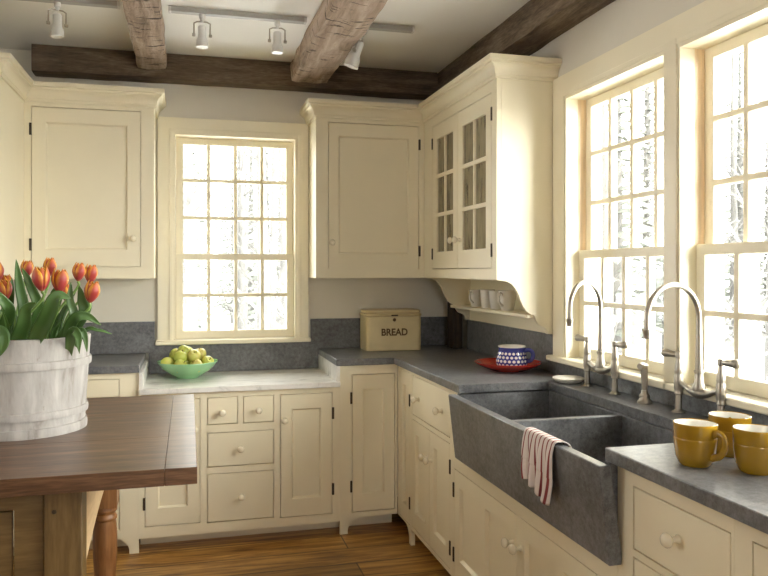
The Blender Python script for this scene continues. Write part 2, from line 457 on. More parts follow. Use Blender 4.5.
window('window_1', 'back wall double-hung window over the white marble counter', (WIN_B[0], 0, WIN_B[2]), 0, WIN_B[1] - WIN_B[0], WIN_B[3] - WIN_B[2], .084, .066, .085, .05, .495, False)
lab = ['double-hung sink window beside the glass-door cabinet', 'double-hung sink window nearest the yellow mugs', 'unseen right wall window added to light the sink front']  # last one is an unseen extra window, added to light the sink front
for i, (a, b) in enumerate(WIN_R):
    cl = .11 if i == 0 else .0325; cr = .0325 if i < 2 else .1
    window('window_%d' % (i + 2), lab[i], (0, b, RZ[0]), -PI / 2, b - a, RZ[1] - RZ[0], cl, cr, .10, .05, .472)
mw = bpy.data.objects['window_2']
for i in range(2):
    q0 = WIN_R[0][1] - WIN_R[i][0]; q1 = WIN_R[0][1] - WIN_R[i + 1][1]
    MB().box(q0 - .001, q1 + .001, -.030, -.0225, -.001, RZ[1] - RZ[0] + .022).build('mullion', M['trim'], mw, bevel=.002)
# plain frames of unseen rear and left openings, added for fill light
def fill_window(name, loc, rz, W, H):
    w = thing(name, 'unseen window added to bring in fill light', 'window', loc, rz, kind='structure')
    MB().frame(0, W, 0, H, .04, .10, [(.06, W / 2 - .03, .06, H - .06), (W / 2 + .03, W - .06, .06, H - .06)]).build('frame', M['trim'], w)
fill_window('window_6', (-.9, -7.54, 1.1), PI, 1.2, 1.1); fill_window('window_5', (-5.04, -2.6, 1.1), PI / 2, 1.2, 1.1)

# ------------------------------------------------------------------ beams and post
def hewn(name, label, x0, x1, y0, y1, z0, z1, mat, amp, seed, rnd_edge=.02):
    """squared timber with an adzed, wandering surface"""
    ax = 0 if x1 - x0 > y1 - y0 else 1
    L0, L1 = (x0, x1) if ax == 0 else (y0, y1); T0, T1 = (y0, y1) if ax == 0 else (x0, x1)
    n = int((L1 - L0) / .035); ring = []
    k = 7
    w, h = T1 - T0, z1 - z0
    for i in range(k): ring.append((i / k, 0))
    for i in range(k): ring.append((1, i / k))
    for i in range(k): ring.append((1 - i / k, 1))
    for i in range(k): ring.append((0, 1 - i / k))
    m = MB(); v = []
    for i in range(n + 1):
        l = L0 + (L1 - L0) * i / n
        for (a, b) in ring:
            t, z = T0 + a * w, z0 + b * h
            ca, cb = a - .5, b - .5
            e = max(0, abs(ca) + abs(cb) - .78)
            t -= math.copysign(e * rnd_edge * 3, ca); z -= math.copysign(e * rnd_edge * 3, cb) if b < .5 else 0
            p = Vector((l * 2.2 + seed, t * 6, z * 6)); q = mnoise.noise(p) + .5 * mnoise.noise(p * 2.6) + .35 * mnoise.noise(Vector((l * 9 + seed, t * 3, z * 3)))
            t += math.copysign(amp * q, ca) if abs(ca) > .3 else 0
            if b < .95: z += amp * q * (1 if b < .3 else 0)
            v.append((l, t, z) if ax == 0 else (t, l, z))
    r = len(ring)
    f = [(i * r + j, i * r + (j + 1) % r, (i + 1) * r + (j + 1) % r, (i + 1) * r + j) for i in range(n) for j in range(r)]
    f += [tuple(range(r)), tuple(range(n * r, n * r + r))]
    m.add(v, f)
    return struct(m.build(name, mat, None, smooth=50), label, 'beam')
hewn('ceiling_beam', 'dark brown beam running along the back wall above the cabinets', -2.432, -.165, -.14, -.002, 2.457, CEIL - .001, M['beam_dark'], .006, 1.3, .006)
hewn('ceiling_beam', 'dark brown beam running above the sink windows and glass-door cabinet', -.16, -.002, -7.4, -.002, 2.455, CEIL - .001, M['beam_dark_y'], .006, 5.1, .006)
hewn('ceiling_beam', 'narrow weathered hewn cross beam above the left upper cabinet', -1.895, -1.745, -7.4, -.15, 2.505, CEIL - .001, M['beam_pale'], .012, 9.7, .008)
hewn('ceiling_beam', 'thick weathered hewn cross beam meeting the back beam at mid-room', -1.055, -.845, -7.4, -.15, 2.485, CEIL - .001, M['beam_pale'], .013, 14.2, .009)
struct(MB().box(-.108, -.045, -.255, -.15, CT + .001, UB - .002).build('corner_post', M['post'], None, bevel=.008), 'dark wooden post in the corner beside the bread box', 'post')

# ------------------------------------------------------------------ cabinets
GAP = .0035
def add_knob(parent, x, z, r=.017):
    m = MB(); m.lathe([(0, 0), (.011, 0), (.0075, -.006), (.0065, -.016), (.011, -.021), (r, -.027), (r * 1.02, -.033), (r * .8, -.039), (r * .4, -.042), (0, -.0425)], 20, (0, 0, 0), ax='y')
    return m.build('knob', M['knob'], parent, loc=(x, 0, z))
def add_hinge(parent, x, z, h=.062):
    return MB().box(-.006, .006, -.005, .012, -h / 2, h / 2).build('hinge', M['hinge'], parent, bevel=.002, loc=(x, 0, z))
def leaf_panel(m, holes, depth=.010, rec=.0135):
    for (a, b, c, d) in holes:
        e = .008
        m.add([(a + e, rec, c + e), (b - e, rec, c + e), (b - e, rec, d - e), (a + e, rec, d - e)], [(0, 1, 2, 3)])
        m.add([(a, .0015, c), (b, .0015, c), (b - e, rec, c + e), (a + e, rec, c + e)], [(0, 1, 2, 3)])
        m.add([(a, .0015, d), (b, .0015, d), (b - e, rec, d - e), (a + e, rec, d - e)], [(0, 1, 2, 3)])
        m.add([(a, .0015, c), (a, .0015, d), (a + e, rec, d - e), (a + e, rec, c + e)], [(0, 1, 2, 3)])
        m.add([(b, .0015, c), (b, .0015, d), (b - e, rec, d - e), (b - e, rec, c + e)], [(0, 1, 2, 3)])
def add_door(t, x0, x1, z0, z1, knob=None, hinge=None, st=.062, top=.07, bot=.085, cols=1, mid=.06, glass=False, lab=None):
    x0 += GAP; x1 -= GAP; z0 += GAP; z1 -= GAP
    m = MB()
    if glass:
        gx0, gx1, gz0, gz1 = x0 + st, x1 - st, z0 + bot, z1 - top; mu = .02
        pw = (gx1 - gx0 - mu) / 2; ph = (gz1 - gz0 - 2 * mu) / 3
        holes = [(gx0 + i * (pw + mu), gx0 + i * (pw + mu) + pw, gz0 + j * (ph + mu), gz0 + j * (ph + mu) + ph) for i in range(2) for j in range(3)]
        m.frame(x0, x1, z0, z1, 0, .02, holes)
    else:
        pw = (x1 - x0 - 2 * st - mid * (cols - 1)) / cols
        holes = [(x0 + st + i * (pw + mid), x0 + st + i * (pw + mid) + pw, z0 + bot, z1 - top) for i in range(cols)]
        m.frame(x0, x1, z0, z1, 0, .0185, holes)
        leaf_panel(m, holes)
        m.box(x0, x1, .0187, .021, z0, z1)
    d = m.build('door', M['cream'], t, bevel=0 if not glass else .002)
    if glass:
        MB().box(gx0 - .004, gx1 + .004, .010, .013, gz0 - .004, gz1 + .004).build('pane', M['cab_pane'], d)
    if lab: d['label'] = lab
    if knob: add_knob(d, *knob)
    if hinge:
        hx, zs = hinge
        for hz in zs: add_hinge(d, hx, hz)
    return d
def add_drawer(t, x0, x1, z0, z1, knobs):
    d = MB().box(x0 + GAP, x1 - GAP, 0, .02, z0 + GAP, z1 - GAP).build('drawer', M['cream'], t, bevel=.003)
    for (x, z) in knobs: add_knob(d, x, z)
    return d
def body(t, W, D, z0, z1, holes, toe=None, extra=None, open_front=False):
    m = MB(); m.frame(0, W, z0, z1, 0, .022, holes)
    if open_front:
        m.box(0, .02, .0225, D, z0, z1); m.box(W - .02, W, .0225, D, z0, z1)
        m.box(.02, W - .02, .0225, D, z0, z0 + .03); m.box(.02, W - .02, .0225, D, z1 - .03, z1); m.box(.02, W - .02, D - .015, D, z0 + .03, z1 - .03)
    else: m.box(0, W, .0225, D, z0, z1)
    if extra: extra(m)
    b = m.build('body', M['cream'], t)
    if toe: MB().box(toe[0], toe[1], .12, .135, 0, z0).build('toe_kick', M['cream'], t)
    return b
def foot(t, x, w, z, side, reach=.09):
    """short bracket foot with a concave arch on one side (+1 right, -1 left, 0 both)"""
    def arc(sg):
        xe = x + (w if sg > 0 else 0)
        return [(xe + sg * reach * (1 - math.cos(a)), z - (z - .0) * .82 * (1 - math.sin(a))) for a in [PI / 2 * i / 8 for i in range(9)]]
    poly = [(x, 0), (x + w, 0)]
    if side > 0: poly += arc(1) + [(x, z)]
    else: poly += [(x + w, z)] + list(reversed(arc(-1)))
    MB().prism(poly, 'y', .001, .022).build('foot', M['cream'], t)

CROWN = [(0, 2.258), (.010, 2.258), (.010, 2.272), (.015, 2.274), (.017, 2.290), (.023, 2.304), (.033, 2.314), (.042, 2.318), (.042, 2.327), (.054, 2.330), (.054, 2.352), (0, 2.352)]
def crown(parent, path, segs=None):
    o = MB().sweep(path, CROWN, segs).build('crown_moulding', M['cream'], parent, bevel=0, smooth=25)
    # world path -> local of the cabinet
    o.matrix_parent_inverse = (Matrix.Translation(parent.location) @ parent.rotation_euler.to_matrix().to_4x4()).inverted()
    return o

# upper, left of back window
t = thing('upper_cabinet', 'cream upper cabinet with one plain panel door left of the back window', 'cabinet', (-2.437, -.30, 0))
W = .633
body(t, W, .298, UB, UT + .02, [(.033, .567, 1.415, 2.237)])
add_door(t, .033, .567, 1.415, 2.237, (.531, 1.565), (.030, (1.53, 2.12)), st=.064, top=.075, bot=.088)
YL = -.80
crown(t, [(-2.437, -1.30), (-2.437, -.30), (-1.804, -.30), (-1.804, -.002)], [1, 2])
# upper, on the left partition
t = thing('upper_cabinet', 'cream cabinet at the far left edge, seen side-on above the tulips', 'cabinet', (-2.437, YL, 0), PI / 2)
body(t, -.302 - YL, .335, UB, UT + .02, [])
crown(t, [(-2.773, YL), (-2.437, YL), (-2.437, -.30), (-1.804, -.30)], [0, 1])
# upper, right of back window
PTH = [(-.934, -.002), (-.934, -.28), (-.295, -.28), (-.295, -1.337), (-.002, -1.337)]
t = thing('upper_cabinet', 'cream upper cabinet with one solid panel door above the bread box', 'cabinet', (-.934, -.28, 0))
body(t, .638, .278, UB, UT + .02, [(.069, .607, 1.405, 2.237)])
add_door(t, .069, .607, 1.405, 2.237, (.088, 1.555), (.610, (1.51, 2.13)), st=.057, top=.072, bot=.085)
crown(t, PTH, [0, 1])
# upper with glass doors on the right wall
t = thing('upper_cabinet', 'cream upper cabinet with two glass-paned doors and a mug shelf underneath', 'cabinet', (-.295, -.282, 0), -PI / 2)
W = 1.055; D = .293
body(t, W, D, UB, UT + .02, [(.153, .553, 1.405, 2.208), (.557, .996, 1.405, 2.208)], None, lambda m: m.box(-.280, -.001, 0, D, UB, UT + .02), True)
m = MB()
for z in (1.63, 1.84, 2.05): m.box(.021, W - .021, .03, D - .02, z, z + .018)
m.build('shelf', M['cream'], t)
add_door(t, .153, .555, 1.405, 2.208, (.520, 1.553), (.150, (1.49, 2.11)), st=.066, top=.08, bot=.092, glass=True)
add_door(t, .555, .996, 1.405, 2.208, (.592, 1.553), (.999, (1.49, 2.11)), st=.066, top=.08, bot=.092, glass=True)
crown(t, PTH, [2, 3])
# scrolled brackets + mug shelf: profile in (depth from the wall, z)
prof = [(.293, 1.3552), (.285, 1.3546), (.272, 1.352), (.245, 1.349), (.222, 1.338), (.203, 1.318), (.188, 1.292), (.176, 1.262), (.164, 1.236), (.150, 1.216), (.132, 1.203), (.112, 1.195),
        (.106, 1.186), (.100, 1.168), (.088, 1.152), (.070, 1.144), (.054, 1.136), (.046, 1.124), (.044, 1.108), (.0005, 1.106), (.0005, 1.3552)]
pl = [(D - a, z) for a, z in prof]
MB().prism(pl, 'x', W - .02, W).build('end_bracket', M['cream'], t)
MB().prism(pl, 'x', 0, .02).build('end_bracket', M['cream'], t)
MB().box(.0201, W - .0201, D - .14, D - .001, 1.180, 1.197).build('mug_shelf', M['cream'], t, bevel=.003)
MB().box(.0201, W - .0201, D - .018, D - .001, 1.106, 1.179).box(.0201, W - .0201, D - .012, D - .001, 1.198, 1.354).build('back_board', M['cream'], t)

# base, stone-topped, left
zf = .07
t = thing('base_cabinet', 'cream base cabinet with small drawer at far left under the dark stone counter', 'cabinet', (-2.77, -.56, 0))
W = .905
body(t, W, .556, .085, CT - SL - .001, [(.33, .815, .774, .866), (.33, .815, .12, .745)], (0, W - .03))
add_drawer(t, .33, .815, .774, .866, [(.57, .82)])
add_door(t, .33, .815, .12, .745, (.78, .6), (.333, (.2, .65)))
foot(t, W - .045, .045, .086, -1)
# base, marble-topped baking station
X0 = -1.8645
t = thing('base_cabinet', 'cream base cabinet with four drawers and two doors under white marble', 'cabinet', (X0, -.56, 0))
W = -.853 - X0
def xx(x): return x - X0
zt = MZ - .028
hol = [(xx(-1.837), xx(-1.570), .125, .755), (xx(-1.537), xx(-1.383), .615, .755), (xx(-1.358), xx(-1.200), .615, .755), (xx(-1.537), xx(-1.200), .400, .576),
       (xx(-1.537), xx(-1.200), .120, .368), (xx(-1.169), xx(-.893), .115, .755)]
body(t, W, .556, zf, zt - .001, hol, (0, W))
add_door(t, *hol[0], (xx(-1.60), .60), (xx(-1.84), (.24, .64)), st=.058, top=.075, bot=.085)
for h, k in ((hol[1], (xx(-1.462), .678)), (hol[2], (xx(-1.279), .682)), (hol[3], (xx(-1.371), .490)), (hol[4], (xx(-1.367), .246))): add_drawer(t, *h, [k])
add_door(t, *hol[5], (xx(-1.147), .622), (xx(-.890), (.245, .645)), st=.058, top=.075, bot=.09)
# base, stone-topped, right of the baking station
t = thing('base_cabinet', 'cream base cabinet with one tall narrow door below the bread box', 'cabinet', (-.8525, -.56, 0))
W = .8525 - .537
body(t, W, .556, .085, CT - SL - .001, [(.064, .302, .112, .845)], (0, W))
add_door(t, .064, .302, .112, .845, None, (.061, (.25, .72)), st=.055, top=.075, bot=.09)
foot(t, 0, .042, .086, 1)
# right run
XR = -.535
t = thing('base_cabinet', 'narrow cream corner base cabinet left of the two-knob drawer', 'cabinet', (XR, -.562, 0), -PI / 2)
body(t, .243, .533, .085, CT - SL - .001, [(.038, .222, .095, .875)], (0, .22))
add_door(t, .038, .222, .095, .875, None, (.225, (.21, .735)), st=.05, top=.07, bot=.08)
foot(t, .208, .035, .086, -1, .07)
t = thing('base_cabinet', 'cream base cabinet with a two-knob drawer over two doors by the sink', 'cabinet', (XR, -.806, 0), -PI / 2)
body(t, .613, .533, .085, CT - SL - .001, [(.018, .583, .672, .872), (.018, .300, .105, .650), (.302, .583, .105, .650)], (0, .613))
add_drawer(t, .018, .583, .672, .872, [(.135, .765), (.475, .772)])
add_door(t, .018, .301, .105, .650, (.268, .515), None, st=.055, top=.065, bot=.08)
add_door(t, .301, .583, .105, .650, (.334, .515), (.586, (.2, .55)), st=.055, top=.065, bot=.08)
t = thing('base_cabinet', 'cream sink cabinet with two double-panel doors under the stone sink', 'cabinet', (XR, -1.4205, 0), -PI / 2)
def sink_fill(m):
    m.box(0, .128, 0, .022, .643, CT - SL - .001)
body(t, 1.266, .533, .085, .642, [(.020, .640, .100, .558), (.644, 1.245, .100, .558)], (0, 1.266), sink_fill)
add_door(t, .020, .642, .100, .558, (.612, .452), (.017, (.19, .465)), st=.06, top=.065, bot=.08, cols=2)
add_door(t, .642, 1.245, .100, .558, (.676, .452), (1.248, (.19, .465)), st=.06, top=.065, bot=.08, cols=2)
t = thing('base_cabinet', 'cream drawer cabinet below the yellow mugs', 'cabinet', (XR, -2.688, 0), -PI / 2)
body(t, .434, .533, .085, CT - SL - .001, [(.070, .424, .690, .852), (.070, .424, .410, .672), (.070, .424, .105, .390)], (0, .434))
add_drawer(t, .070, .424, .690, .852, [(.250, .778)]); add_drawer(t, .070, .424, .410, .672, [(.250, .545)]); add_drawer(t, .070, .424, .105, .390, [(.25, .25)])
t = thing('base_cabinet', 'cream base cabinet at the lower right edge beyond the drawer cabinet', 'cabinet', (XR, -3.1225, 0), -PI / 2)
body(t, .86, .533, .085, CT - SL - .001, [(.05, .43, .105, .857), (.434, .81, .105, .857)], (0, .86))
add_door(t, .05, .432, .105, .857, (.40, .62), (.047, (.25, .72))); add_door(t, .432, .81, .105, .857, (.464, .62), (.813, (.25, .72)))

# ------------------------------------------------------------------ countertops and splashbacks
zc0 = CT - SL
poly = [(-.876, -.001), (-.876, -.583), (-.562, -.583), (-.562, -1.5665), (-.160, -1.5665), (-.160, -2.668), (-.001, -2.668), (-.001, -.001)]
tag(MB().prism(poly, 'z', zc0, CT).build('stone_countertop', M['stone'], None, bevel=.003), 'dark grey stone countertop wrapping the corner under the bread box and red plate', 'countertop')
tag(MB().box(-.562, -.001, -3.98, -2.6695, zc0, CT).build('stone_countertop', M['stone'], None, bevel=.003), 'dark grey stone countertop carrying the yellow mugs', 'countertop')
tag(MB().box(-2.772, -1.862, -.583, -.001, zc0, CT).build('stone_countertop', M['stone'], None, bevel=.003), 'short dark grey stone countertop left of the marble slab', 'countertop')
t = thing('marble_countertop', 'white marble countertop set lower beneath the back window', 'countertop', (0, 0, 0))
MB().box(-1.864, -.855, -.585, -.001, zt, MZ).build('slab', M['marble'], t, bevel=.003)
for x in (-1.8635, -.874): MB().box(x, x + .0185, -.575, -.0225, MZ + .0005, zc0 - .0005).build('side_splash', M['marble'], t, bevel=.001)
SPT = 1.108
pb = [(-2.772, CT + .001), (-1.8445, CT + .001), (-1.8445, MZ + .001), (-.876, MZ + .001), (-.876, CT + .001), (-.003, CT + .001), (-.003, SPT), (-.9205, SPT), (-.9205, .9735), (-1.812, .9735), (-1.812, SPT), (-2.772, SPT)]
tag(MB().prism(pb, 'y', -.022, -.001).build('stone_backsplash', M['stone'], None, bevel=.0015), 'dark grey stone backsplash along the back wall under the window', 'backsplash')
pr = [(-.262, CT + .001), (-3.98, CT + .001), (-3.98, .988), (-1.3395, .988), (-1.3395, 1.104), (-.262, 1.104)]
tag(MB().prism(pr, 'x', -.022, -.001).build('stone_backsplash', M['stone'], None, bevel=.0015), 'dark grey stone backsplash on the right wall below mug shelf and sink windows', 'backsplash')

# ------------------------------------------------------------------ sink
t = thing('stone_sink', 'dark grey stone farmhouse sink with two basins and slanted apron', 'sink', (-.38, -2.115, .644))
def L(x, y, z): return (x + .38, y + 2.115, z - .644)
ya, yb = -1.556, -2.678
zr = CT - SL - .002
m = MB()
ap = [(-.574, .631), (-.604, zr), (-.570, zr), (-.5365, .66), (-.5365, .631)]
m.prism([(p[0] + .38, p[1] - .644) for p in ap], 'y', -2.712 + 2.115, ya + 2.115)
m.build('apron', M['stone'], t, bevel=.004)
m = MB()
def bx(x0, x1, y0, y1, z0, z1): m.box(x0 + .38, x1 + .38, y0 + 2.115, y1 + 2.115, z0 - .644, z1 - .644)
bx(-.5355, -.126, -2.684, -1.531, .644, .672)
bx(-.60 + .045, -.126, -1.562, -1.531, .672, zr - .001)
bx(-.60 + .045, -.126, -2.684, -2.656, .672, zr - .001)
bx(-.156, -.126, -2.656, -1.562, .672, zr - .001)
m.build('basin', M['stone'], t, bevel=.003)
m = MB(); m.box(-.568 + .38, -.1565 + .38, -2.117 + 2.115, -2.087 + 2.115, .6725 - .644, zr - .644 - .003)
m.build('divider', M['stone'], t, bevel=.003)
for yy in (-1.83, -2.39):
    MB().lathe([(0, .0295), (.022, .0295), (.034, .0305), (.042, .0290), (.044, .0285)], 24, (-.37 + .38, yy + 2.115, 0), cap=False).build('drain', M['nickel'], t)

# ------------------------------------------------------------------ taps
def make_faucet(label, x, y, rzf=0, s=1):
    t = thing('bridge_faucet', label, 'faucet', (x, y, CT + .0005), 0, 'bridge faucets behind the sink')
    hs = .101
    for sg in (1, -1):
        p = MB().lathe([(0, 0), (.022, 0), (.022, .003), (.015, .007), (.0112, .011), (.0105, .058), (.0135, .061), (.0135, .066), (.012, .070), (.0145, .078), (.0155, .100), (.0145, .120), (.0122, .126), (.0132, .130),
                        (.0125, .148), (.0092, .166), (.008, .178), (.0108, .181), (.0108, .194), (.008, .199), (0, .200)], 20, (0, sg * hs, 0)).build('valve_post', M['nickel'], t)
        h = MB(); dx = -.15 if sg > 0 else .1
        d = Vector((dx, sg, .04)).normalized(); b = Vector((0, sg * hs, .188))
        ps = [b + d * q for q in (0, .012, .020, .034, .050, .062, .068, .072)]
        h.tube(ps, [.007, .0075, .0105, .011, .0135, .0145, .011, .004], 14)
        h.build('lever_handle', M['nickel'], p)
    br = MB(); pts = curve_pts([(0, -hs, .098), (0, -.075, .094), (0, -.045, .083), (0, -.02, .080), (0, 0, .080), (0, .02, .080), (0, .045, .083), (0, .075, .094), (0, hs, .098)], 4)
    br.tube(pts, [.0085 + .011 * math.exp(-(p.y / .034) ** 2) for p in pts], 14)
    br.lathe([(0, .075), (.017, .080), (.021, .092), (.019, .104), (.014, .120), (.0125, .140), (.015, .143), (.015, .150), (.012, .153), (0, .153)], 20, (0, 0, 0))
    br.build('bridge', M['nickel'], t)
    R = .106; zc = .318
    pts = [(0, 0, .150), (0, 0, .20), (0, 0, .25), (0, 0, .285)] + [(-R + R * math.cos(a), 0, zc + R * math.sin(a)) for a in [PI * i / 22 for i in range(23)]] + [(-2 * R, 0, .300), (-2 * R, 0, .286)]
    sp = MB(); sp.tube(pts, [.0118, .0108, .0098, .0092] + [.0086] * 25, 16); o = sp.build('spout', M['nickel'], t)
    MB().lathe([(0, .290), (.009, .290), (.0125, .288), (.0125, .276), (.0105, .273), (.0105, .262), (.008, .260), (0, .260)], 18, (-2 * R, 0, 0)).build('aerator', M['nickel'], o)
    o.rotation_euler = (0, 0, rzf)
    return t
make_faucet('brushed nickel bridge faucet with gooseneck spout nearer the polka-dot mug', -.066, -1.822, .48)
make_faucet('brushed nickel bridge faucet with gooseneck spout behind the yellow mugs', -.062, -2.398, .15)
t = thing('side_sprayer', 'brushed nickel side sprayer standing between the two faucets', 'sprayer', (-.072, -2.122, CT + .0005))
MB().lathe([(0, 0), (.026, 0), (.026, .006), (.021, .011), (.018, .018), (.019, .027), (.015, .032), (.012, .036), (.0105, .045), (0, .046)], 22).build('base', M['nickel'], t)
MB().tube([(0, 0, .046), (0, 0, .08), (-.001, 0, .105), (-.002, 0, .125), (-.002, 0, .140)], [.0100, .0115, .0125, .0125, .010], 16).build('handle', M['nickel'], t)
MB().tube([(.012, .010, .130), (-.012, -.006, .132), (-.026, -.016, .133), (-.034, -.022, .133)], [.009, .013, .013, .010], 16).build('spray_head', M['nickel'], t)
t = tag(MB().lathe([(0, 0), (.045, 0), (.060, .006), (.068, .014), (.070, .019), (.062, .0225), (.03, .024), (0, .0245)], 32).build('soap_dish', M['soap'], None, loc=(-.092, -1.612, CT + .0005)), 'flat off-white soap dish on the stone ledge beside the faucet', 'dish')
t.scale = (.92, .96, 1)

# ------------------------------------------------------------------ crockery
t = thing('red_plate', 'wide red glazed plate carrying the polka-dot mug', 'plate', (-.181, -1.207, CT + .0005))
MB().lathe([(0, 0), (.075, 0), (.080, .003), (.105, .011), (.135, .024), (.1555, .038), (.157, .041), (.154, .0415), (.132, .029), (.103, .0165), (.080, .010), (0, .009)], 56).build('dish', M['red'], t)
t = thing('polka_dot_mug', 'wide blue mug covered in white polka dots on the red plate', 'mug', (-.166, -1.214, CT + .0105), -.72)
MB().lathe([(0, 0), (.052, 0), (.066, .008), (.073, .022), (.074, .036), (.071, .054), (.064, .074), (.062, .088), (.064, .100)], 48, cap=False).build('cup', M['polka'], t)
MB().lathe([(.064, .100), (.0655, .104), (.064, .106), (.060, .103), (.058, .088), (.060, .072), (.067, .05), (.066, .02), (.05, .008), (0, .007)], 48, cap=False).build('lining', M['white_glaze'], t)
MB().tube(curve_pts([(.060, 0, .084), (.080, 0, .090), (.097, 0, .081), (.101, 0, .062), (.092, 0, .044), (.0725, 0, .036)], 6), .0068, 12, flat=1.4).build('handle', M['blue'], t)

def yellow_mug(label, x, y, rz, first=[]):
    if first:
        t = copy_tree(first[0]); t.location = (x, y, CT + .0005); t.rotation_euler = (0, 0, rz); t['label'] = label; return t
    t = thing('yellow_mug', label, 'mug', (x, y, CT + .0005), rz, 'mustard yellow mugs on the stone counter')
    MB().lathe([(0, .003), (.026, .003), (.028, 0), (.033, 0), (.039, .006), (.0455, .022), (.0485, .045), (.0500, .062), (.0502, .066), (.0496, .0675), (.0502, .069), (.0508, .096), (.0508, .1005), (.049, .102), (.047, .1005), (.0455, .06), (.041, .022), (.034, .010), (0, .008)],
               44, mis=[0] * 13 + [0] + [1] * 4, cap=False).build('cup', [M['yellow'], M['white_glaze']], t)
    MB().tube(curve_pts([(.047, 0, .078), (.062, 0, .086), (.077, 0, .078), (.079, 0, .056), (.067, 0, .034), (.0445, 0, .024)], 6), [.0062] * 31, 12, flat=1.35).build('handle', M['yellow'], t)
    first.append(t); return t
yellow_mug('mustard yellow mug nearest the sink, its handle turned right', -.446, -2.882, -1.30)
yellow_mug('mustard yellow mug standing behind the others, closest to the window ledge', -.298, -2.822, .87)
yellow_mug('mustard yellow mug cut off by the right edge of the picture', -.352, -2.975, -1.3)

# shelf cups
def shelf_cup(label, x, y, rz, r, h, taper, handle):
    t = thing('shelf_mug', label, 'mug', (x, y, 1.1975), rz, 'mugs on the shelf under the glass cabinet')
    MB().lathe([(0, 0), (r * taper * .9, 0), (r * taper, .006), (r * (taper + 1) / 2 * 1.02, h * .5), (r, h), (r - .003, h + .001), (r - .006, h - .002), (r * (taper + 1) / 2 - .005, h * .5), (r * taper - .004, .008), (0, .006)], 32, cap=False).build('cup', M['white_glaze'], t)
    if handle:
        q = r * .93
        MB().tube(curve_pts([(q, 0, h * .80), (q + .018, 0, h * .86), (q + .030, 0, h * .66), (q + .026, 0, h * .42), (q - .004, 0, h * .25)], 5), .005, 10, flat=1.3).build('handle', M['white_glaze'], t)
shelf_cup('off-white handled mug farthest back on the mug shelf', -.088, -.575, -2.5, .039, .092, .72, True)
shelf_cup('plain off-white tumbler second from the corner on the mug shelf', -.080, -.715, 0, .040, .096, .80, False)
shelf_cup('plain off-white tumbler third from the corner on the mug shelf', -.083, -.835, 0, .038, .094, .78, False)
shelf_cup('largest off-white handled mug nearest the window end of the mug shelf', -.086, -.985, -2.6, .047, .100, .68, True)

# apples
t = thing('green_bowl', 'wide jade green glass bowl full of green apples', 'bowl', (-1.632, -.215, MZ + .0005))
MB().lathe([(0, .004), (.045, .004), (.048, 0), (.058, 0), (.064, .006), (.100, .026), (.138, .056), (.163, .088), (.1625, .0905), (.159, .089), (.134, .062), (.096, .034), (.055, .015), (0, .012)], 56, cap=False).build('shell', M['jade'], t)
aprof = [(0, .010), (.008, .0065), (.015, .0015), (.020, 0), (.027, .006), (.034, .022), (.0365, .036), (.0345, .050), (.026, .061), (.016, .0655), (.009, .063), (.003, .057), (0, .056)]
def make_apple():
    t = thing('green_apple', 'green apple', 'apple', (0, 0, 0), 0, 'apples in the jade bowl')
    MB().lathe([(r, z - .034) for r, z in aprof], 24, cap=False).build('flesh', M['apple'], t)
    MB().tube([(0, 0, .022), (.001, 0, .030), (.004, 0, .040)], [.0014, .0014, .002], 6).build('stem', M['letter'], t)
    return t
AP = [(.110, 196, .082, 'green apple at the left rim of the jade bowl'), (.100, 248, .074, 'green apple at the front of the jade bowl, left of centre'), (.102, 296, .074, 'green apple at the front right of the jade bowl'),
      (.108, 345, .082, 'green apple at the right rim of the jade bowl'), (.098, 35, .076, 'green apple against the backsplash side, right of the pile'), (.095, 90, .074, 'green apple at the very back of the jade bowl'), (.098, 145, .076, 'green apple against the backsplash side, left of the pile'),
      (.02, 200, .060, 'green apple hidden low in the middle of the pile'),
      (.064, 165, .122, 'yellow-green apple in the upper layer, at the left'), (.060, 232, .119, 'yellow-green apple in the upper layer, at the front left'), (.062, 302, .121, 'green apple in the upper layer, at the front right'), (.066, 10, .124, 'green apple in the upper layer, at the right'), (.050, 90, .126, 'green apple at the back of the upper layer'),
      (.020, 190, .142, 'green apple crowning the pile, tipped to show its calyx')]
ap0 = make_apple()
for i, (r, a, z, lb) in enumerate(AP):
    o = ap0 if i == 0 else copy_tree(ap0)
    a = math.radians(a); s = .96 + .08 * rnd.random()
    o.location = (-1.632 + r * math.cos(a), -.215 + r * math.sin(a), MZ + z); o.rotation_euler = (rnd.uniform(-.9, .9), rnd.uniform(-.9, .9), rnd.uniform(0, 6)); o.scale = (s, s, s); o['label'] = lb

# bread box
t = thing('bread_box', 'cream tin bread box lettered BREAD on the corner counter', 'bread box', (-.467, -.155, CT + .0005), -.03)
def rrect(w, d, r, n=6):
    out = []
    for cx, cy, a0 in ((w - r, d - r, 0), (-w + r, d - r, 90), (-w + r, -d + r, 180), (w - r, -d + r, 270)):
        for k in range(n + 1):
            a = math.radians(a0 + 90 * k / n); out.append((cx + r * math.cos(a), cy + r * math.sin(a)))
    return out
bw, bd = .166, .105
MB().prism(rrect(bw, bd, .03), 'z', 0, .198).build('box', M['tin'], t, bevel=.004)
l = MB().prism(rrect(bw + .004, bd + .004, .032), 'z', .1985, .216).prism(rrect(bw - .002, bd - .002, .03), 'z', .216, .236).build('lid', M['tin_lid'], t, bevel=.006)
MB().box(-.020, .020, -bd - .010, -bd - .0035, .202, .209).build('catch', M['hinge'], l, bevel=.002)
MB().lathe([(0, -.009), (.005, -.008), (.008, -.003), (.010, 0)], 14, (0, -bd - .0005, .180), ax='y').build('lock_button', M['letter'], t)
cu = bpy.data.curves.new('bread_text', 'FONT'); cu.body = 'BREAD'; cu.size = .056; cu.align_x = 'CENTER'; cu.extrude = .0006; cu.offset = .0016
tmp = bpy.data.objects.new('tmp_text', cu); COL.objects.link(tmp)
bpy.context.view_layer.update()
me = bpy.data.meshes.new_from_object(tmp.evaluated_get(bpy.context.evaluated_depsgraph_get()))
bpy.data.objects.remove(tmp)
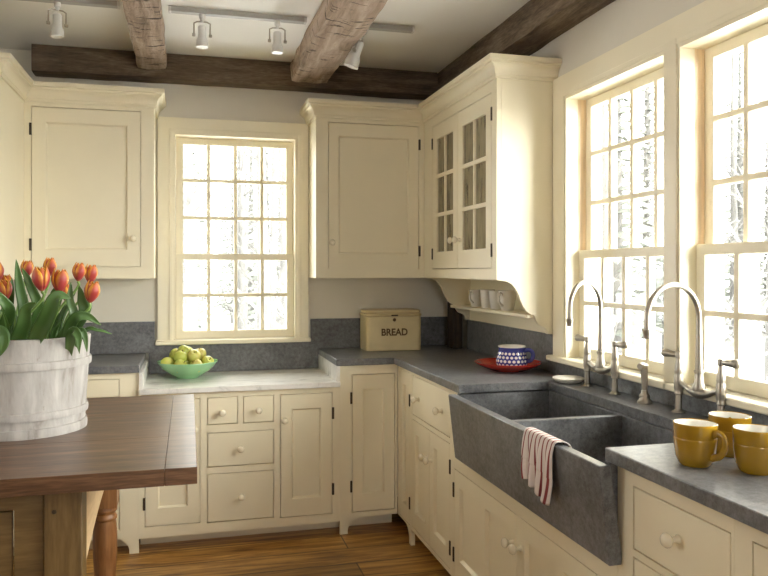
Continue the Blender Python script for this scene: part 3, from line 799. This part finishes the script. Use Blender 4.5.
me.materials.clear(); me.materials.append(M['letter'])
o = bpy.data.objects.new('lettering', me); COL.objects.link(o); o.parent = t; o.location = (0, -bd - .0012, .090); o.rotation_euler = (PI / 2, 0, 0); o['label'] = 'brown lettering reading BREAD'
o.scale = (.92, 1, 1)

# towel over the apron
def towel():
    m = MB(); nu, nv = 48, 40; wd = .215
    path = curve_pts([(-.548, 0, .800), (-.553, 0, .850), (-.561, 0, .889), (-.574, 0, .9015), (-.590, 0, .9035), (-.606, 0, .8985), (-.613, 0, .870), (-.612, 0, .82), (-.610, 0, .81), (-.609, 0, .78), (-.607, 0, .75)], 5)
    L = [0]
    for i in range(1, len(path)): L.append(L[-1] + (path[i] - path[i - 1]).length)
    n = len(path); v = []
    for i, p in enumerate(path):
        s = L[i] / L[-1]; hang = max(0, (.885 - p.z)) if i > n * .45 else 0
        for k in range(nu + 1):
            u = k / nu
            w = wd * (1 - .42 * min(1, hang / .2))
            y = -2.378 - (u - .5) * w - hang * (.10 - .10 * u) - (u - .5) * .02 * math.sin(9 * s)
            f = math.sin(u * 2 * PI * 3.5 + .6) * .5 + .5
            x = p.x - hang * .20 * f - .002 * math.sin(u * 40 + s * 5) * min(1, hang * 12)
            ze = p.z
            if i > n * .45: ze -= hang * (.34 * u - .12 + .04 * math.sin(u * 21))
            v.append((x, y, ze))
    f = []; uv = []
    for i in range(n - 1):
        for k in range(nu):
            a = i * (nu + 1) + k
            f.append((a, a + 1, a + nu + 2, a + nu + 1)); u0, u1 = k / nu, (k + 1) / nu; w0, w1 = i / (n - 1), (i + 1) / (n - 1)
            uv.append([(u0, w0), (u1, w0), (u1, w1), (u0, w1)])
    m.add(v, f, 0, uv)
    o = m.build('dish_towel', M['towel'], None, smooth=80)
    q = o.modifiers.new('thick', 'SOLIDIFY'); q.thickness = .003; q.offset = 0
    return tag(o, 'white dish towel with dark red stripes draped over the sink apron', 'towel')
towel()

# ------------------------------------------------------------------ table
TZ = .88; TT = .045
t = thing('wooden_table', 'dark-topped wooden work table with honey oak base carrying the tulip bucket', 'table', (-2.36, -1.80, 0))
def tx(x): return x + 2.36
def ty(y): return y + 1.80
for i, (y0, y1) in enumerate(((-2.402, -2.0098), (-2.0092, -1.6003), (-1.5997, -1.203))):
    MB().box(tx(-3.10), tx(-1.6897), ty(y0), ty(y1), TZ - TT, TZ).build('top_board', M['table'], t, bevel=.001)
tb = MB().box(tx(-1.6895), tx(-1.606), ty(-2.402), ty(-1.203), TZ - TT, TZ).build('breadboard_end', M['table'], t, bevel=.002)
zb = TZ - TT - .0005
px0, px1 = -1.994, -1.900
for x0 in (px0, -3.04): MB().box(tx(x0), tx(x0 + .094), ty(-2.33), ty(-2.236), 0, zb).build('square_post', M['honey'], t, bevel=.003)
f = MB(); f.frame(tx(-2.944), tx(px0 - .002), .15, zb, ty(-2.316), ty(-2.294), [(tx(-2.86), tx(-2.067), .22, .776)])
f.build('front_frame', M['honey_x'], t, bevel=.002)
MB().box(tx(-2.856), tx(-2.072), ty(-2.310), ty(-2.295), .225, .771).build('front_panel', M['honey_x'], t, bevel=.002)
MB().lathe([(0, -.003), (.005, -.002), (.006, 0)], 12, (tx(-1.968), ty(-2.3302), .768), ax='y').build('peg', M['hinge'], t)
# long side rail with a gently arched lower edge, then the turned legs at the far corners
for xo in (-1.925, -3.035):
    br = [(-2.2355, zb), (-1.326, zb)] + [(-1.326 - .9095 * k / 14, .662 - .075 * max(0, (k / 14 - .38) / .62) ** 1.8) for k in range(15)]
    MB().prism([(ty(a), z) for a, z in br], 'x', tx(xo), tx(xo + .022)).build('side_rail', M['brace'], t, bevel=.002)
for (x, y) in ((-1.950, -1.275), (-2.99, -1.275)):
    lg = MB(); r = .049
    lg.box(tx(x) - r, tx(x) + r, ty(y) - r, ty(y) + r, .462, zb)
    lg.lathe([(0, 0), (.026, 0), (.029, .02), (.034, .08), (.041, .18), (.0455, .27), (.0465, .33), (.044, .385), (.041, .405), (.046, .411), (.047, .418), (.043, .425), (.039, .431), (.040, .438), (.046, .443), (.047, .450), (.044, .4565), (.044, .4615), (0, .4615)], 32, (tx(x), ty(y), 0))
    lg.build('turned_leg', M['leg'], t)

# ------------------------------------------------------------------ bucket of tulips
BX, BY = -2.152, -1.765
t = thing('wooden_bucket', 'whitewashed wooden stave bucket full of tulips on the table', 'bucket', (BX, BY, TZ + .0005))
m = MB(); NS = 16; n = 8
sv = []
prof = [(.206, 0), (.208, .08), (.211, .18), (.217, .306)]
def rr(z): return .186 + .020 * z / .306
ringpts = []
for k in range(NS):
    for j in range(n):
        a = 2 * PI * (k + j / n) / NS + .35
        g = -.0025 if j == 0 else 0
        ringpts.append((a, g))
zs = [0, .004, .08, .16, .24, .303, .306]
v = []; R = len(ringpts)
for z in zs:
    for a, g in ringpts:
        r = rr(z) + g - (.003 if z in (0, .306) else 0); v.append((r * math.cos(a), r * math.sin(a), z))
for z in (.306, .27, .22):
    for a, g in ringpts: r = rr(z) - .018; v.append((r * math.cos(a), r * math.sin(a), z))
nz = len(zs) + 3
fc = [(i * R + j, i * R + (j + 1) % R, (i + 1) * R + (j + 1) % R, (i + 1) * R + j) for i in range(nz - 1) for j in range(R)] + [tuple(range(R)), tuple(range((nz - 1) * R, nz * R))]
m.add(v, fc); m.build('staves', M['barrel'], t, smooth=30)
for (z, hh) in ((.222, .026), (.066, .024), (.014, .030)):
    r = rr(z) + .001
    MB().lathe([(r, z - hh / 2), (r + .006, z - hh / 2 + .001), (r + .0075, z), (r + .006, z + hh / 2 - .001), (r, z + hh / 2)], 64, cap=False).build('hoop', M['barrel'], t)
MB().lathe([(0, .2225), (rr(.2) - .0195, .2225), (rr(.2) - .0195, .228), (0, .236)], 40).build('soil', M['soil'], t)

def petal_geo(m, R, H, a0, span, lean, open_):
    nu, nv = 8, 10; v = []; fcs = []; uv = []
    for j in range(nv + 1):
        s = j / nv
        rad = R * (math.sin(min(1, s * 1.35) * PI / 2) ** .7) * (1 - .55 * max(0, (s - .45) / .55) ** 1.6 * (1 - open_)) * lean
        wd = span * (1 - .93 * max(0, (s - .45) / .55) ** 3) + .02
        for i in range(nu + 1):
            u = i / nu; a = a0 + (u - .5) * wd
            z = H * s * (1 - .05 * (2 * u - 1) ** 2)
            rr_ = rad * (1 - .06 * abs(2 * u - 1))
            v.append((rr_ * math.cos(a), rr_ * math.sin(a), z))
    for j in range(nv):
        for i in range(nu):
            a = j * (nu + 1) + i; fcs.append((a, a + 1, a + nu + 2, a + nu + 1))
            uv.append([(i / nu, j / nv), ((i + 1) / nu, j / nv), ((i + 1) / nu, (j + 1) / nv), (i / nu, (j + 1) / nv)])
    m.add(v, fcs, 0, uv)
def leaf_geo(m, ctrl, w, facing, twist=0, fold=.35):
    P = curve_pts(ctrl, 8); n = len(P); k = 6; v = []; fcs = []; uv = []; F = Vector(facing).normalized()
    for i, p in enumerate(P):
        T = (P[min(i + 1, n - 1)] - P[max(i - 1, 0)]).normalized(); s = i / (n - 1)
        sd = T.cross(F)
        if sd.length < .05: sd = T.cross(Vector((.3, .2, 1)))
        sd.normalize(); sd = Matrix.Rotation(twist * s, 3, T) @ sd; nr = sd.cross(T).normalized()
        wd = w * max(.02, (min(1, .45 + s * 2.2)) * (1 - s ** 2.6) ** .8)
        for j in range(k + 1):
            u = j / k - .5; v.append(tuple(p + sd * (u * wd) + nr * (abs(u) ** 1.5 * wd * fold * 1.4)))
    for i in range(n - 1):
        for j in range(k):
            a = i * (k + 1) + j; fcs.append((a, a + 1, a + k + 2, a + k + 1))
            uv.append([(j / k, i / (n - 1)), ((j + 1) / k, i / (n - 1)), ((j + 1) / k, (i + 1) / (n - 1)), (j / k, (i + 1) / (n - 1))])
    m.add(v, fcs, 0, uv)
def camdir(p):
    return (Vector(CAM) - Vector(p)).normalized()
def tulip(label, head, base, leaves, size=1.0, tilt=(0, 0), opn=0.0):
    """head and base in world space; base on the soil"""
    bz = TZ + .225
    B = Vector((BX + base[0], BY + base[1], bz)); Hd = Vector(head)
    t = thing('tulip', label, 'tulip', tuple(B), 0, 'orange tulips in the bucket')
    hv = Hd - B; H = .066 * size; R = .0235 * size
    up = Vector((tilt[0], tilt[1], 1)).normalized()
    hb = hv - up * (H * .5)
    mid = Vector((hb.x * .35, hb.y * .35, hb.z * .55))
    st = curve_pts([(0, 0, -.002), tuple(mid), tuple(hb - up * .02), tuple(hb + up * .002)], 7)
    MB().tube(st, .0042, 10).build('stem', M['stem'], t)
    fl = MB()
    for k in range(3): petal_geo(fl, R * .93, H * .97, 2 * PI * k / 3 + .5, 2.0, 1, opn * .5)
    for k in range(3): petal_geo(fl, R, H, 2 * PI * k / 3 + .5 + PI / 3, 1.9, 1.04, opn)
    o = fl.build('flower', M['petal'], t, smooth=70, merge=False)
    q = o.modifiers.new('thick', 'SOLIDIFY'); q.thickness = .0012
    o.location = hb; o.rotation_euler = up.to_track_quat('Z', 'Y').to_euler()
    lr = random.Random(label)
    for k in range(3):
        out = Vector((base[0], base[1], 0)) + Vector((lr.uniform(-.05, .05), lr.uniform(-.05, .05), 0))
        if out.length > .13: out *= .13 / out.length
        b0 = Vector((BX, BY, 1.09)) + out
        top = b0 + Vector((out.x * lr.uniform(.2, .7), out.y * .4 + lr.uniform(-.03, .03), lr.uniform(.12, .25)))
        md = (b0 + top) / 2 + Vector((-out.x * .15, -out.y * .15, .02))
        leaves = leaves + [([tuple(b0), tuple(md), tuple(top)], lr.uniform(.018, .034), lr.uniform(-1, 1))]
    for (ctrl, w, tw) in leaves:
        w *= .78
        lm = MB(); pts = [tuple(Vector(c) - B) for c in ctrl]
        c = Vector(ctrl[len(ctrl) // 2])
        leaf_geo(lm, pts, w, camdir(c) + Vector((0, 0, .25)), tw)
        o = lm.build('leaf', M['leaf'], t, smooth=75, merge=False)
        q = o.modifiers.new('thick', 'SOLIDIFY'); q.thickness = .0012
    return t
# camera frame of the photograph, used only to turn measured sight lines into room positions
F_ = 745.; TH = math.atan(196 / F_)
def at(u, v, Y):
    r = (u - 384) / F_; z = (270 - v) / F_
    d = Vector((r * math.cos(TH) + math.sin(TH), -r * math.sin(TH) + math.cos(TH), z))
    return tuple(Vector(CAM) + d * ((Y - CAM[1]) / d.y))
def bs(dx, dy, z=1.108): return (BX + dx, BY + dy, z)
tulip('orange-red tulip at the picture edge, low on the left of the bucket', at(4, 290, -1.88), (-.09, -.08), [([bs(-.10, -.09), at(8, 318, -1.92), at(2, 300, -1.96), at(-14, 285, -1.98)], .050, .2)], 1.1, (-.1, 0), .15)
tulip('orange tulip partly hidden behind the tall pointed leaf', at(27, 269, -1.72), (-.04, .02), [([bs(-.03, .0), at(24, 320, -1.78), at(19, 285, -1.80), at(16, 259, -1.82)], .052, .3), ([bs(-.02, -.02), at(38, 315, -1.84), at(30, 285, -1.86), at(22, 268, -1.86)], .045, -.2)], .95, (.15, 0), .3)
tulip('large orange and yellow tulip at the front, left of centre', at(41, 279, -1.95), (-.01, -.12), [([bs(-.03, -.12), at(22, 330, -1.95), at(26, 310, -1.97), at(36, 302, -1.98)], .060, .2)], 1.22, (-.08, 0), .3)
tulip('pinkish red tulip standing tallest in the middle', at(50, 267, -1.70), (.02, .05), [([bs(.02, .03), at(52, 315, -1.76), at(54, 295, -1.80), at(58, 285, -1.82)], .050, .2)], 1.02, (.05, 0), 0)
tulip('broad orange-yellow tulip right of centre above the folded leaf', at(60, 281, -1.92), (.03, -.10), [([bs(.02, -.13), at(46, 320, -1.98), at(56, 297, -2.0), at(71, 298, -1.99)], .064, -.15)], 1.2, (.06, 0), .35)
tulip('red tulip upright at the right, left of the paired blooms', at(79, 272, -1.80), (.06, -.02), [([bs(.06, -.02), at(72, 322, -1.84), at(70, 300, -1.84), at(71, 282, -1.83)], .040, .2), ([bs(.08, -.03), at(82, 318, -1.84), at(82, 300, -1.84), at(79, 285, -1.82)], .050, -.3)], 1.0, (.1, 0), 0)
tulip('orange-pink tulip with yellow edges, rightmost of the upper blooms', at(91, 274, -1.76), (.09, .04), [([bs(.10, .03), at(84, 315, -1.78), at(88, 300, -1.78), at(90, 289, -1.78)], .040, .2)], 1.02, (.12, 0), .25)
tulip('orange-pink tulip nodding at the right, lowest of the group', at(92, 292, -1.86), (.10, -.05), [([bs(.12, -.06), at(72, 322, -1.92), at(86, 316, -1.93), at(101, 325, -1.92)], .045, .3), ([bs(.14, -.03), at(85, 331, -1.87), at(98, 330, -1.88), at(112, 334, -1.87)], .018, 0)], 1.15, (.2, 0), .25)
tulip('red tulip bud just showing behind the leftmost bloom', at(7, 283, -1.70), (-.10, .06), [([bs(-.12, .05), at(5, 315, -1.76), at(10, 295, -1.78), at(12, 278, -1.78)], .045, .3)], .9, (-.1, 0), 0)
tulip('small orange tulip far left, mostly cut off by the picture edge', at(-3, 272, -1.72), (-.13, .0), [([bs(-.14, -.06), at(-5, 335, -1.98), at(3, 341, -2.0), at(0, 356, -2.0)], .070, .2)], 1.0, (-.15, 0), .2)
tulip('orange tulip low at the back of the bucket, hidden among leaves', at(66, 292, -1.66), (.05, .10), [([bs(.15, -.10), at(72, 333, -1.945), at(78, 336, -1.965), at(79, 352, -1.975)], .040, .1), ([bs(.17, -.06), at(80, 332, -1.92), at(85, 337, -1.93), at(87, 352, -1.935)], .030, .1)], .95, (.05, .1), .1)

# ------------------------------------------------------------------ track lighting
TY = -.90
def track(label, x0, x1):
    t = thing('light_track', label, 'light track', ((x0 + x1) / 2, TY, CEIL - .0005))
    h = (x1 - x0) / 2
    MB().box(-h, h, -.018, .018, -.024, 0).build('rail', M['grey_metal'], t, bevel=.002)
    for s in (-1, 1): MB().box(s * (h + .001) - (.012 if s > 0 else 0), s * (h + .001) + (0 if s > 0 else .012), -.0195, .0195, -.0255, 0).build('end_cap', M['white_metal'], t, bevel=.002)
track('pale ceiling light track left of the narrow cross beam', -3.0, -1.925)
track('pale ceiling light track between the two weathered cross beams', -1.715, -1.085)
track('pale ceiling light track right of the thick cross beam', -.815, -.55)
def head(label, x, tilt=0, yaw=0, first=[]):
    if first:
        t = copy_tree(first[0])
    else:
        t = thing('track_light', label, 'spotlight', (0, 0, 0), 0, 'spotlights on the ceiling tracks')
        MB().lathe([(0, 0), (.014, 0), (.014, -.018), (.009, -.022), (.007, -.035), (0, -.035)], 16).build('stem', M['white_metal'], t)
        y = MB(); y.tube([(0, 0, -.032), (.022, 0, -.033), (.036, 0, -.040), (.036, 0, -.06), (.036, 0, -.095)], .0035, 8)
        y.tube([(0, 0, -.032), (-.022, 0, -.033), (-.036, 0, -.040), (-.036, 0, -.06), (-.036, 0, -.095)], .0035, 8)
        for s in (-1, 1): y.lathe([(0, -.007), (.007, -.007), (.008, 0), (.007, .007), (0, .007)], 12, (s * .037, 0, -.095), ax='x')
        y.build('yoke', M['nickel'], t)
        c = MB(); c.lathe([(0, -.048), (.014, -.050), (.019, -.056), (.019, -.105), (.026, -.118), (.028, -.150), (.026, -.150), (.018, -.122), (0, -.118)], 24, cap=False)
        b = c.build('lamp_can', M['white_metal'], t)
        MB().lathe([(0, -.142), (.012, -.144), (.0245, -.148), (.0245, -.150), (0, -.150)], 20).build('lens', M['frost'], b)
        first.append(t)
    t['label'] = label; t.location = (x, TY, CEIL - .0255); t.rotation_euler = (tilt, 0, yaw)
    return t
head('glass-and-white track spotlight left of the narrow beam', -2.185, 0, .35)
head('white track spotlight just right of the narrow beam', -1.567, 0, 0)
head('white track spotlight just left of the thick beam', -1.222, 0, 0)
head('white track spotlight peeking out right of the thick beam', -.800, .35, 1.2).scale = (1.3, 1.3, 1.3)

# ------------------------------------------------------------------ outdoors
g = MB().box(-40, 45, -45, 45, -.75, -.7)
struct(g.build('ground', M['snow']), 'bright snowy ground outside the windows', 'ground')
def tree_mesh(seed, kind):
    r = random.Random(seed); m = MB(); H = r.uniform(7, 10)
    if kind == 'fir':
        m.tube([(0, 0, 0), (0, 0, H * .6), (0, 0, H)], [.16, .09, .02], 8, mi=0)
        for i in range(150):
            z = .6 + (H - .8) * i / 150; L = ((1 - z / H) * .85 + .12) * r.uniform(.7, 1.1); a = i * 2.4
            for dz in (0,):
                d = Vector((math.cos(a), math.sin(a), 0)); s = Vector((-d.y, d.x, 0))
                pts = [Vector((0, 0, z)) + d * (L * q) + Vector((0, 0, -.30 * L * q * q + .1 * q)) for q in (0, .33, .66, 1)]
                for q in range(3):
                    w0, w1 = (.04 + .20 * L * (1 - abs(q / 3 - .45))), (.05 + .20 * L * (1 - abs((q + 1) / 3 - .45))) * (1 if q < 2 else .15)
                    for sg in (-1, 1):
                        m.add([pts[q], pts[q + 1], pts[q + 1] + s * sg * w1 * .5 + Vector((0, 0, -.12 * L)), pts[q] + s * sg * w0 * .5 + Vector((0, 0, -.12 * L))], [(0, 1, 2, 3)], 1)
        return m
    lean = r.uniform(-.25, .25)
    trunk = curve_pts([(0, 0, -.05), (lean * .15, r.uniform(-.1, .1), H * .3), (lean * .5, r.uniform(-.2, .2), H * .65), (lean, 0, H)], 5)
    m.tube(trunk, [.13 * (1 - .85 * i / (len(trunk) - 1)) for i in range(len(trunk))], 10)
    for i in range(26):
        k = r.uniform(.12, .95); p = trunk[int(k * (len(trunk) - 1))]; a = r.uniform(0, 6.28); L = r.uniform(.5, 1.15) * (1.2 - k)
        d = Vector((math.cos(a), math.sin(a), r.uniform(.3, .9)))
        q = [p, p + d * L * .5, p + d * L + Vector((0, 0, .2 * L))]
        m.tube(curve_pts(q, 4), [.028 * (1.1 - k) * (1 - .8 * j / 8) + .004 for j in range(9)], 5, cap=False)
        for b in range(4):
            s = r.uniform(.3, 1); pp = p + d * L * s; e = Vector((r.uniform(-1, 1), r.uniform(-1, 1), r.uniform(0, 1))) * .45 * L
            m.tube([pp, pp + e * .5, pp + e], [.007, .005, .002], 4, cap=False)
    return m
protos = []
for seed, kind, mats, nm in ((3, 'bare', [M['bark']], 'bare_tree'), (8, 'bare', [M['birch']], 'birch_tree'), (11, 'fir', [M['bark'], M['needles']], 'fir_tree'), (21, 'bare', [M['bark']], 'bare_tree')):
    o = tree_mesh(seed, kind).build(nm, mats, None, smooth=60, merge=False); protos.append(o)
LB = {'bare_tree': 'slender bare grey tree outside, seen hazily through the window panes', 'birch_tree': 'pale-trunked leafless tree outside, seen through the window panes', 'fir_tree': 'hazy grey-green evergreen outside, seen through the window panes'}
spots = []
r2 = random.Random(5)
for x in range(-14, 34, 2):
    for y in range(-12, 36, 2):
        X, Y = x + r2.uniform(-.5, .5), y + r2.uniform(-.5, .5)
        if X < 5.5 and Y < 5: continue
        seen = False
        for (wx0, wx1, wy0, wy1) in ((-1.7, -1.0, .1, .1), (.1, .1, -3.0, -1.45)):
            a0, a1, at_ = (math.atan2(q[1] - CAM[1], q[0] - CAM[0]) for q in ((wx0, wy0), (wx1, wy1), (X, Y)))
            lo, hi = sorted((a0, a1)); d = math.hypot(X - CAM[0], Y - CAM[1])
            if lo - 1.2 / d < at_ < hi + 1.2 / d: seen = True
        if not seen or (math.hypot(X, Y) > 26): continue
        far = math.hypot(X - CAM[0], Y - CAM[1]) > 17
        spots.append((X, Y, r2.choice([2, 2, 0, 3]) if far else r2.choice([0, 1, 3, 0])))
used = set()
for (x, y, k) in spots:
    p = protos[k]
    o = p if k not in used else p.copy()
    if k in used: COL.objects.link(o)
    used.add(k)
    o.location = (x, y, -.7); o.rotation_euler = (0, 0, r2.uniform(0, 6)); s = r2.uniform(.8, 1.25); o.scale = (s, s, s)
    nm = o.name.split('.')[0]; tag(o, LB[nm], 'tree', {'bare_tree': 'bare trees outside', 'birch_tree': 'pale trees outside', 'fir_tree': 'evergreens outside'}[nm])
for k, p in enumerate(protos):
    if k not in used: bpy.data.objects.remove(p)

# ------------------------------------------------------------------ daylight
w = bpy.data.worlds.new('overcast'); S.world = w; w.use_nodes = True
nt = w.node_tree; bg = nt.nodes['Background']; bg.inputs[0].default_value = (1.0, .985, .95, 1)
# overcast sky, brighter around the veiled sun
tc = N(nt, 'ShaderNodeTexCoord'); dt = N(nt, 'ShaderNodeVectorMath', operation='DOT_PRODUCT')
dt.inputs[1].default_value = Vector((.66, -.68, .34)).normalized(); nt.links.new(tc.outputs['Generated'], dt.inputs[0])
mxx = N(nt, 'ShaderNodeMath', operation='MAXIMUM'); mxx.inputs[1].default_value = 0; nt.links.new(dt.outputs['Value'], mxx.inputs[0])
pw = N(nt, 'ShaderNodeMath', operation='POWER'); pw.inputs[1].default_value = 5; nt.links.new(mxx.outputs[0], pw.inputs[0])
ma = N(nt, 'ShaderNodeMath', operation='MULTIPLY_ADD'); ma.inputs[1].default_value = 16; ma.inputs[2].default_value = 6.2; nt.links.new(pw.outputs[0], ma.inputs[0])
nt.links.new(ma.outputs[0], bg.inputs[1])
def portal(name, loc, rot, sx, sy):
    l = bpy.data.lights.new(name, 'AREA'); l.shape = 'RECTANGLE'; l.size = sx; l.size_y = sy; l.cycles.is_portal = True
    o = bpy.data.objects.new(name, l); COL.objects.link(o); o.location = loc; o.rotation_euler = rot
zc = (RZ[0] + RZ[1]) / 2; hz = RZ[1] - RZ[0]
portal('portal_back', ((WIN_B[0] + WIN_B[1]) / 2, .17, 1.59), (-PI / 2, 0, 0), .71, 1.19)
for a, b in WIN_R: portal('portal_right', (.17, (a + b) / 2, zc), (0, PI / 2, 0), hz, b - a)
portal('portal_rear', (-1.5, -7.71, 1.65), (PI / 2, 0, 0), 1.2, 1.1)
portal('portal_left', (-5.21, -2.0, 1.65), (0, -PI / 2, 0), 1.1, 1.2)

# ------------------------------------------------------------------ camera
cd = bpy.data.cameras.new('camera'); cd.sensor_fit = 'HORIZONTAL'; cd.sensor_width = 36; cd.lens = 36 * F_ / 768
cd.shift_y = -18 / 768; cd.clip_start = .02; cd.clip_end = 200
co = bpy.data.objects.new('camera', cd); COL.objects.link(co); co.location = CAM; co.rotation_euler = (PI / 2, 0, -TH)
S.camera = co
vs = S.view_settings; vs.view_transform = 'Standard'; vs.look = 'None'; vs.gamma = 1; vs.use_curve_mapping = False; vs.exposure = .82
S.cycles.max_bounces = 14; S.cycles.diffuse_bounces = 8; S.cycles.transparent_max_bounces = 16; S.cycles.glossy_bounces = 5
S.cycles.caustics_reflective = False; S.cycles.caustics_refractive = False
S.cycles.use_denoising = True
